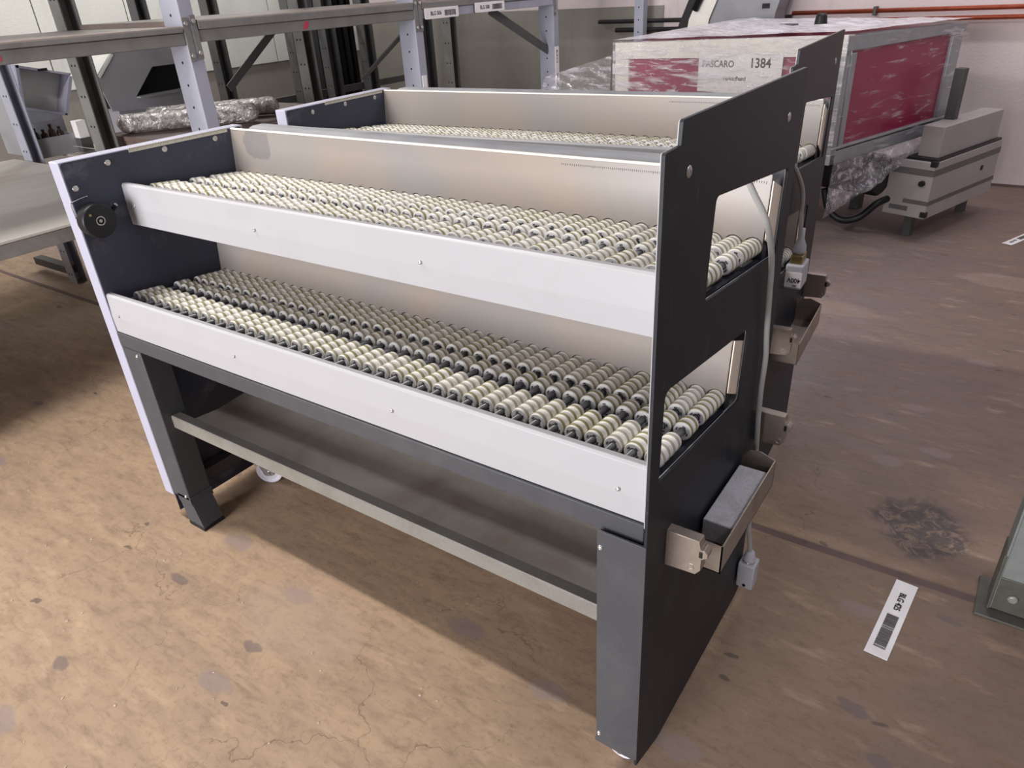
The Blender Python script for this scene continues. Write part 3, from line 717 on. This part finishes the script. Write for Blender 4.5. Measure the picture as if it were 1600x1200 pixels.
# ------------------------------------------------------------------ film-wrapped machine
pm = thing('wrapped_machine', 'magenta-panelled machine wrapped in clear stretch film', 'machine', (1.245, 3.56, 0), R_(-18))
# local frame: x to the right along the front (left is negative), y to the back
WX, DY, ZB = -1.74, 1.37, .585
def ztop(x, y): return 1.272-.073*(x/WX)*(1-y/DY)-.03*(y/DY)
def beam(name, x0, x1, y0, y1, z0, z1, mat='alu'): return MB(mat).box(x0, x1, y0, y1, z0, z1, .006).build(name, pm)
# right face: aluminium frame round a magenta panel
beam('frame_profile', -.05, 0, 0, .055, ZB+.06, 1.20); beam('frame_profile', -.05, .002, .062, .115, ZB+.085, 1.175)
beam('frame_profile', -.05, 0, DY-.15, DY-.02, ZB+.06, 1.17)
beam('frame_profile', -.06, 0, 0, DY, ZB, ZB+.075); beam('frame_profile', -.06, .004, 0, DY, ZB+.082, ZB+.098)
MB('alu').prism([(0, 1.185), (DY, 1.185), (DY, 1.236), (0, 1.264)], 0, -.075, .002, .005).build('frame_profile', pm)
MB('magenta').box(-.035, -.02, .10, DY-.14, ZB+.09, 1.19).build('side_panel', pm, label='deep magenta side panel')
# front: cream rail over magenta panel, cream stile at the left
mb = MB('cream'); T = [(WX, 1.198), (0, 1.268), (0, 1.165), (WX, 1.095)]
mb.prism(T, 1, -.005, .06).build('front_rail', pm, label='cream rail along the front top')
MB('cream').box(WX, WX+.13, -.003, .06, ZB, 1.095).build('front_stile', pm)
MB('magenta').box(WX+.13, -.05, .012, .03, ZB+.05, 1.155).build('front_panel', pm, label='magenta front panel')
beam('frame_profile', WX, 0, -.002, .05, ZB, ZB+.06)
mb = MB('magenta')
q = [(WX+.01, .065), (-.08, .065), (-.08, DY-.01), (WX+.01, DY-.01)]
A = [mb.bm.verts.new((x, y, ztop(x, y)-.012)) for x, y in q]; B = [mb.bm.verts.new((x, y, ztop(x, y)-.04)) for x, y in q]
mb.bm.faces.new(A); mb.bm.faces.new(B[::-1])
for i in range(4): mb.bm.faces.new((A[i], B[i], B[(i+1) % 4], A[(i+1) % 4]))
mb.build('top_panel', pm, label='magenta top under the film')
MB('mach_grey').box(WX+.02, -.07, .08, DY-.03, ZB+.02, 1.08).build('body', pm)
for x, y in ((WX+.1, .1), (-.62, .1), (WX+.1, DY-.12), (-.45, DY-.12)):
    MB('rack_dark').box(x-.035, x+.035, y-.035, y+.035, 0, ZB+.03, .003).build('leg', pm)
# paper sign behind the film
sg = MB('paper').box(-.985, -.375, -.0085, -.0060, .93, 1.165).build('paper_sign', pm, label='white paper sign')
text('lettering', '1384', .075, (-.60, -.0088, 1.085), (1, 0, .03), (0, 0, 1), sg, 'ink', 1.0)
text('lettering', 'PASCARO', .055, (-.955, -.0088, 1.075), (1, 0, .03), (0, 0, 1), sg, 'barink', 1.0)
text('lettering', 'Verkaufhand', .034, (-.79, -.0088, 1.005), (1, 0, .03), (0, 0, 1), sg, 'ink', 1.0)
# knobs on top
MB('black').lathe([(0, 0), (.045, 0), (.042, .015), (.034, .085), (.026, .10), (0, .10)], Matrix.Translation((-.58, .66, 1.235)), 20).build('knob', pm, label='black tapered knob')
MB('rack_dark').box(-.86, -.76, .62, .70, 1.225, 1.275, .006).build('hinge_block', pm)
# control cabinet at the back right corner
cb = MB('cab').box(-.02, .255, .775, 1.70, .15, .50, .004).build('cabinet', pm, label='pale grey control cabinet low at the back')
MB('cab_band').box(-.021, .2565, .774, 1.701, .415, .455).build('band', cb); MB('cab_band').box(.10, .2565, .774, 1.701, .235, .262).build('band', cb)
MB('cab_band').box(.02, .14, .7735, .776, .185, .215).build('type_plate', cb)
MB('black').cyl((.20, .774, .37), (0, -1, 0), .018, .02, 12).build('lock', cb)
for z in (.16, .475):
    MB('black').box(.225, .262, .768, .80, z, z+.035, .003).build('corner_stop', cb)
MB('black').box(.25, .262, 1.45, 1.475, .34, .37, .003).build('handle_stop', cb)
MB('cab').box(.10, .23, .85, 1.66, .515, .70, .004).build('upper_cabinet', pm); MB('black').box(.06, .25, .80, 1.69, .50, .516).build('gap_seal', pm)
for y in (.85, 1.6): MB('rack_dark').box(.10, .15, y, y+.05, 0, .16).build('leg', pm)
MB('rack_dark').box(.10, .16, 1.10, 1.16, .70, 1.0, .004).build('rear_arm', pm)
MB('black').cyl((-.42, .70, .40), (1, 0, 0), .13, .40, 24, ch=.012).build('motor', pm, label='dark motor under the frame')
MB('black').tube(spline([(-.36, .62, .28), (-.30, .60, .16), (-.20, .60, .10), (-.09, .62, .13), (-.02, .68, .22), (.0, .775, .24)], 8), .022, 12).build('hose', pm, label='black hose looping below')

def film(name, grid, nx, ny, amp, mat, seed, freq=5., fold=0., off=None):
    """crumpled sheet over a bilinear patch"""
    a, b, c, d = [Vector(p) for p in grid]; nrm = (b-a).cross(d-a).normalized(); mb = MB(mat); V = []
    for j in range(ny+1):
        row = []
        for i in range(nx+1):
            u, v = i/nx, j/ny
            p = (a*(1-u)+b*u)*(1-v)+(d*(1-u)+c*u)*v
            q = p*freq+Vector((seed*7.3, seed*1.7, 0))
            h = noise.fractal(q, .9, 2.1, 5)+fold*abs(noise.noise(Vector((q.x*.6+q.z*2.3, q.y*.6-q.z, seed))))
            e = min(1, 6*min(u, 1-u)+.15)*min(1, 6*min(v, 1-v)+.15)
            row.append(mb.bm.verts.new(p+nrm*(amp*h*e)+(Vector(off) if off else Vector())))
        V.append(row)
    for j in range(ny):
        for i in range(nx):
            f = mb.bm.faces.new((V[j][i], V[j][i+1], V[j+1][i+1], V[j+1][i])); f.smooth = True
    me = mb.mesh(name); return link(name, me, pm, label='clear stretch film, creased and shiny')
zt = ztop
film('stretch_film', [(WX-.01, -.020, .72), (.015, -.020, .70), (.015, -.020, zt(0, 0)), (WX-.01, -.020, zt(WX, 0)+.008)], 90, 40, .007, 'film', 1, 6, .5)
film('stretch_film', [(.020, -.01, .50), (.020, DY+.02, .52), (.020, DY+.02, zt(0, DY)+.01), (.020, -.01, zt(0, 0)+.004)], 80, 44, .006, 'film_thin', 2, 5, .5)
film('stretch_film', [(WX-.01, -.02, zt(WX, 0)+.006), (.02, -.02, zt(0, 0)+.004), (.02, DY+.02, zt(0, DY)+.006), (WX-.01, DY+.02, zt(WX, DY)+.006)], 90, 60, .024, 'film_top', 3, 5, 1.2, (0, 0, .012))
film('stretch_film', [(WX-.02, DY, .80), (WX-.02, -.02, .80), (WX-.01, -.02, zt(WX, 0)+.006), (WX-.01, DY, zt(WX, DY))], 40, 30, .02, 'film', 4, 5, 1)
film('stretch_film', [(WX-.62, -.22, .80), (WX, -.06, .72), (WX-.01, -.03, 1.12), (WX-.62, -.14, .96)], 60, 40, .05, 'film_skirt', 5, 4, 1.2)
film('stretch_film', [(-.02, .06, .26), (.04, .80, .46), (.025, 1.15, .60), (.025, .0, .60)], 60, 34, .045, 'film_skirt', 6, 5, 1.5)

# ------------------------------------------------------------------ far wall: pipes and the leaning cover
def pipe(name, lab, x0, x1, z, mat, r=.016, clips=()):
    o = tag(MB(mat).cyl((x0, 5.86, z), (1, 0, 0), r, x1-x0, 14).build(name), lab, 'pipe')
    for c in clips:
        MB('rack_dark').box(c-.012, c+.012, 5.835, 5.925, z-.03, z+.03, .004).build('clip', o)
    return o
pipe('copper_pipe', 'upper bare copper pipe along the pale far wall', .30, 7, 1.267, 'copper', clips=(.93, 3.2, 5.4))
pipe('copper_pipe', 'lower bare copper pipe along the pale far wall', .34, 7, 1.203, 'copper', clips=(3.2, 5.4))
pipe('black_pipe', 'upper black pipe running behind the blue-grey upright', -1.50, .298, 1.240, 'blackpipe', .018, (-.45,))
pipe('black_pipe', 'lower short black pipe behind the blue-grey upright', -1.32, .338, 1.167, 'blackpipe', .02)
cv = thing('machine_cover', 'tall grey sloping machine cover with a pale edge near the far wall', 'machine cover', (0, 0, 0))
MB('mach_grey').prism([(-.43, .0), (.10, .0), (.26, 1.30), (.46, 1.95), (.02, 1.95), (-.27, 1.26)], 1, 5.50, 5.80, .01).build('cover', cv)
MB('cream').prism([(-.60, .02), (-.43, .02), (-.27, 1.26), (.02, 1.95), (-.13, 1.95), (-.44, 1.26)], 1, 5.47, 5.78, .008).build('pale_edge', cv)
MB('black').prism([(-.66, .3), (-.60, .3), (-.49, 1.15), (-.16, 1.95), (-.24, 1.95), (-.545, 1.22)], 1, 5.51, 5.74, .008).build('dark_frame', cv)
MB('black').tube([(-.38, 5.44, 1.33), (-.24, 5.44, 1.62)], .028, 12).build('handle', cv)
MB('ink').box(.16, .22, 5.496, 5.501, 1.325, 1.36).build('small_plate', cv)

# ------------------------------------------------------------------ goods on the low deck, seen through the rack
hp = thing('tilted_hopper', 'open pale sheet-metal hopper standing at the back of the low deck', 'hopper', (0, 0, 0))
mb = MB('mach_light', 'lavender'); X = -3.05
mb.prism([(1.29, 1.325), (1.595, 1.245), (1.485, 1.015), (1.24, 1.095)], 0, X-.14, X-.12).build('back_plate', hp)
for P in ([(1.28, 1.33), (1.30, 1.335), (1.255, 1.09), (1.235, 1.08)], [(1.585, 1.25), (1.605, 1.245), (1.495, 1.01), (1.475, 1.015)], [(1.28, 1.335), (1.60, 1.25), (1.60, 1.238), (1.28, 1.32)], [(1.235, 1.10), (1.49, 1.022), (1.49, 1.008), (1.235, 1.085)]):
    MB('lavender').prism(P, 0, X-.13, X).build('hopper_wall', hp)
MB('mach_grey').box(X-.36, X-.145, 1.20, 1.52, .8005, 1.25).build('stand', hp)
MB('black').box(X+.0, X+.02, 1.40, 1.45, 1.285, 1.30).build('latch', hp)
gm = thing('sloping_chute', 'big grey sloping chute with a dark triangular opening on the low deck', 'chute', (0, 0, 0))
O = [(1.56, 1.04), (1.52, 1.24), (1.65, 1.36), (2.20, 1.42), (2.20, .98)]
Hh = [(1.735, 1.10), (1.90, 1.262), (2.15, 1.262), (2.15, 1.105)]
MB('mach_grey').holed(O, [Hh], 0, -2.62, -2.61).build('side_sheet', gm)
MB('rubber').prism([(1.60, 1.05), (1.58, 1.22), (1.68, 1.32), (2.16, 1.38), (2.16, 1.0)], 0, -2.95, -2.66).build('dark_inside', gm)
MB('mach_light').prism([(1.535, 1.245), (1.655, 1.365), (1.665, 1.352), (1.545, 1.235)], 0, -2.95, -2.605).build('top_edge', gm)
MB('mach_grey').prism([(1.74, 1.095), (1.74, 1.103), (2.15, 1.108), (2.15, 1.10)], 0, -2.66, -2.56).build('sill', gm)
MB('mach_grey').box(-2.95, -2.65, 1.62, 2.15, .806, 1.04).build('base', gm)
# stacked boards and the two wrapped rolls
bs = []
for k in range(5):
    b = MB('board').box(-2.42+.02*random.random(), -1.62+.02*random.random(), 1.36+.02*random.random(), 2.66, 0, .028, .002).build('board', None, (0, 0, .8005+k*.029))
    tag(b, ('lowest', 'second lowest', 'middle', 'second from top', 'topmost')[k]+' brown board of the flat stack under the foil rolls', 'board', 'stacked brown boards'); bs.append(b)
zb0 = .8005+5*.029
def roll(name, a, b, r, lab, seed):
    a, b = Vector(a), Vector(b); mb = MB('foil'); d = (b-a).normalized(); up = Vector((0, 0, 1)); w = d.cross(up).normalized(); n, sg_ = 44, 26; rings = []
    for i in range(n+1):
        p = a.lerp(b, i/n); e = 1-.75*max(0, abs(i/n-.5)*2-.94)/.06
        rings.append([mb.bm.verts.new(p+(w*math.cos(2*PI*k/sg_)*1.25+up*math.sin(2*PI*k/sg_))*r*e*(1+.13*noise.fractal(Vector((i*.5+seed, math.cos(2*PI*k/sg_)*2, math.sin(2*PI*k/sg_)*2)), .8, 2.1, 4))) for k in range(sg_)])
    for i in range(n):
        for k in range(sg_):
            f = mb.bm.faces.new((rings[i][k], rings[i][(k+1) % sg_], rings[i+1][(k+1) % sg_], rings[i+1][k])); f.smooth = True
    mb.bm.faces.new(rings[0]); mb.bm.faces.new(rings[-1])
    return tag(mb.build(name), lab, 'wrapped roll')
roll('foil_roll', (-2.30, 1.40, zb0+.058), (-1.78, 2.02, zb0+.058), .052, 'shiny film-wrapped roll nearer the camera on the brown boards', 1)
roll('foil_roll', (-2.40, 1.64, zb0+.058), (-1.88, 2.26, zb0+.058), .052, 'shiny film-wrapped roll behind the other, on the brown boards', 9)
# bin with bottles
bn = thing('metal_bin', 'blue-grey sheet-metal bin holding dark bottles', 'bin', (-2.92, 1.192, .8005))
MB('mach_grey').box(-.01, 0, 0, .24, 0, .115).build('front_sheet', bn); MB('mach_grey').box(-.16, -.01, 0, .24, .08, .09).build('bin_floor', bn)
MB('mach_grey').box(-.17, -.16, 0, .24, 0, .19).build('rear_sheet', bn)
MB('mach_grey').box(-.17, 0, -.008, 0, 0, .115).build('end_sheet', bn); MB('mach_grey').box(-.17, 0, .24, .248, 0, .115).build('end_sheet', bn)
for k, (yy, h) in enumerate(((.035, .085), (.085, .07), (.135, .095), (.185, .075))):
    b = MB('bottle', 'black').lathe([(0, 0), (.019, 0), (.021, .004), (.021, h*.55), (.008, h*.75), (.008, h*.86), (.010, h*.86), (.010, h), (0, h)], None, 14).build('bottle', None, (-2.985, 1.192+yy, .8907))
    tag(b, ('leftmost small dark bottle in the blue-grey bin', 'second small dark bottle from the left in the bin', 'third small dark bottle from the left in the bin', 'rightmost small dark bottle in the blue-grey bin')[k], 'bottle', 'bottles in the bin')
wb = thing('white_box', 'small white box beside the blue-grey bin', 'box', (-2.86, 1.46, .8005))
MB('paper').box(-.06, 0, -.03, .035, .085, .19, .003).build('box', wb); MB('rack_dark').box(-.06, 0, -.035, .04, 0, .085, .003).build('foot_block', wb)
cs = MB('low_board'); n = 12
rows = []
for i in range(n+1):
    u = i/n; z = .802+.05*(1-u)**2
    rows.append([cs.bm.verts.new((x, 1.36+.24*u, z+dz)) for x, dz in ((-2.84, 0), (-2.50, 0), (-2.50, .003), (-2.84, .003))])
for a, b in zip(rows, rows[1:]):
    for k in range(4): cs.bm.faces.new((a[k], b[k], b[(k+1) % 4], a[(k+1) % 4]))
cs.bm.faces.new(rows[0]); cs.bm.faces.new(rows[-1])
tag(cs.build('curled_sheet'), 'pale curled sheet lying on the low deck', 'sheet')

# small chips on the floor
mb = MB('chip'); rnd = random.Random(3)
for k in range(90):
    x, y = rnd.uniform(-.9, 1.55), rnd.uniform(-.75, -.08); s = rnd.uniform(.001, .004)
    mb.box(-s, s, -s*.5, s*.5, 0, s*.5, T=Matrix.Translation((x, y, 0)) @ Matrix.Rotation(rnd.uniform(0, 6), 4, 'Z'))
o = mb.build('floor_chips'); o['kind'] = 'stuff'; tag(o, 'tiny loose chips and dust scattered on the floor', 'debris')
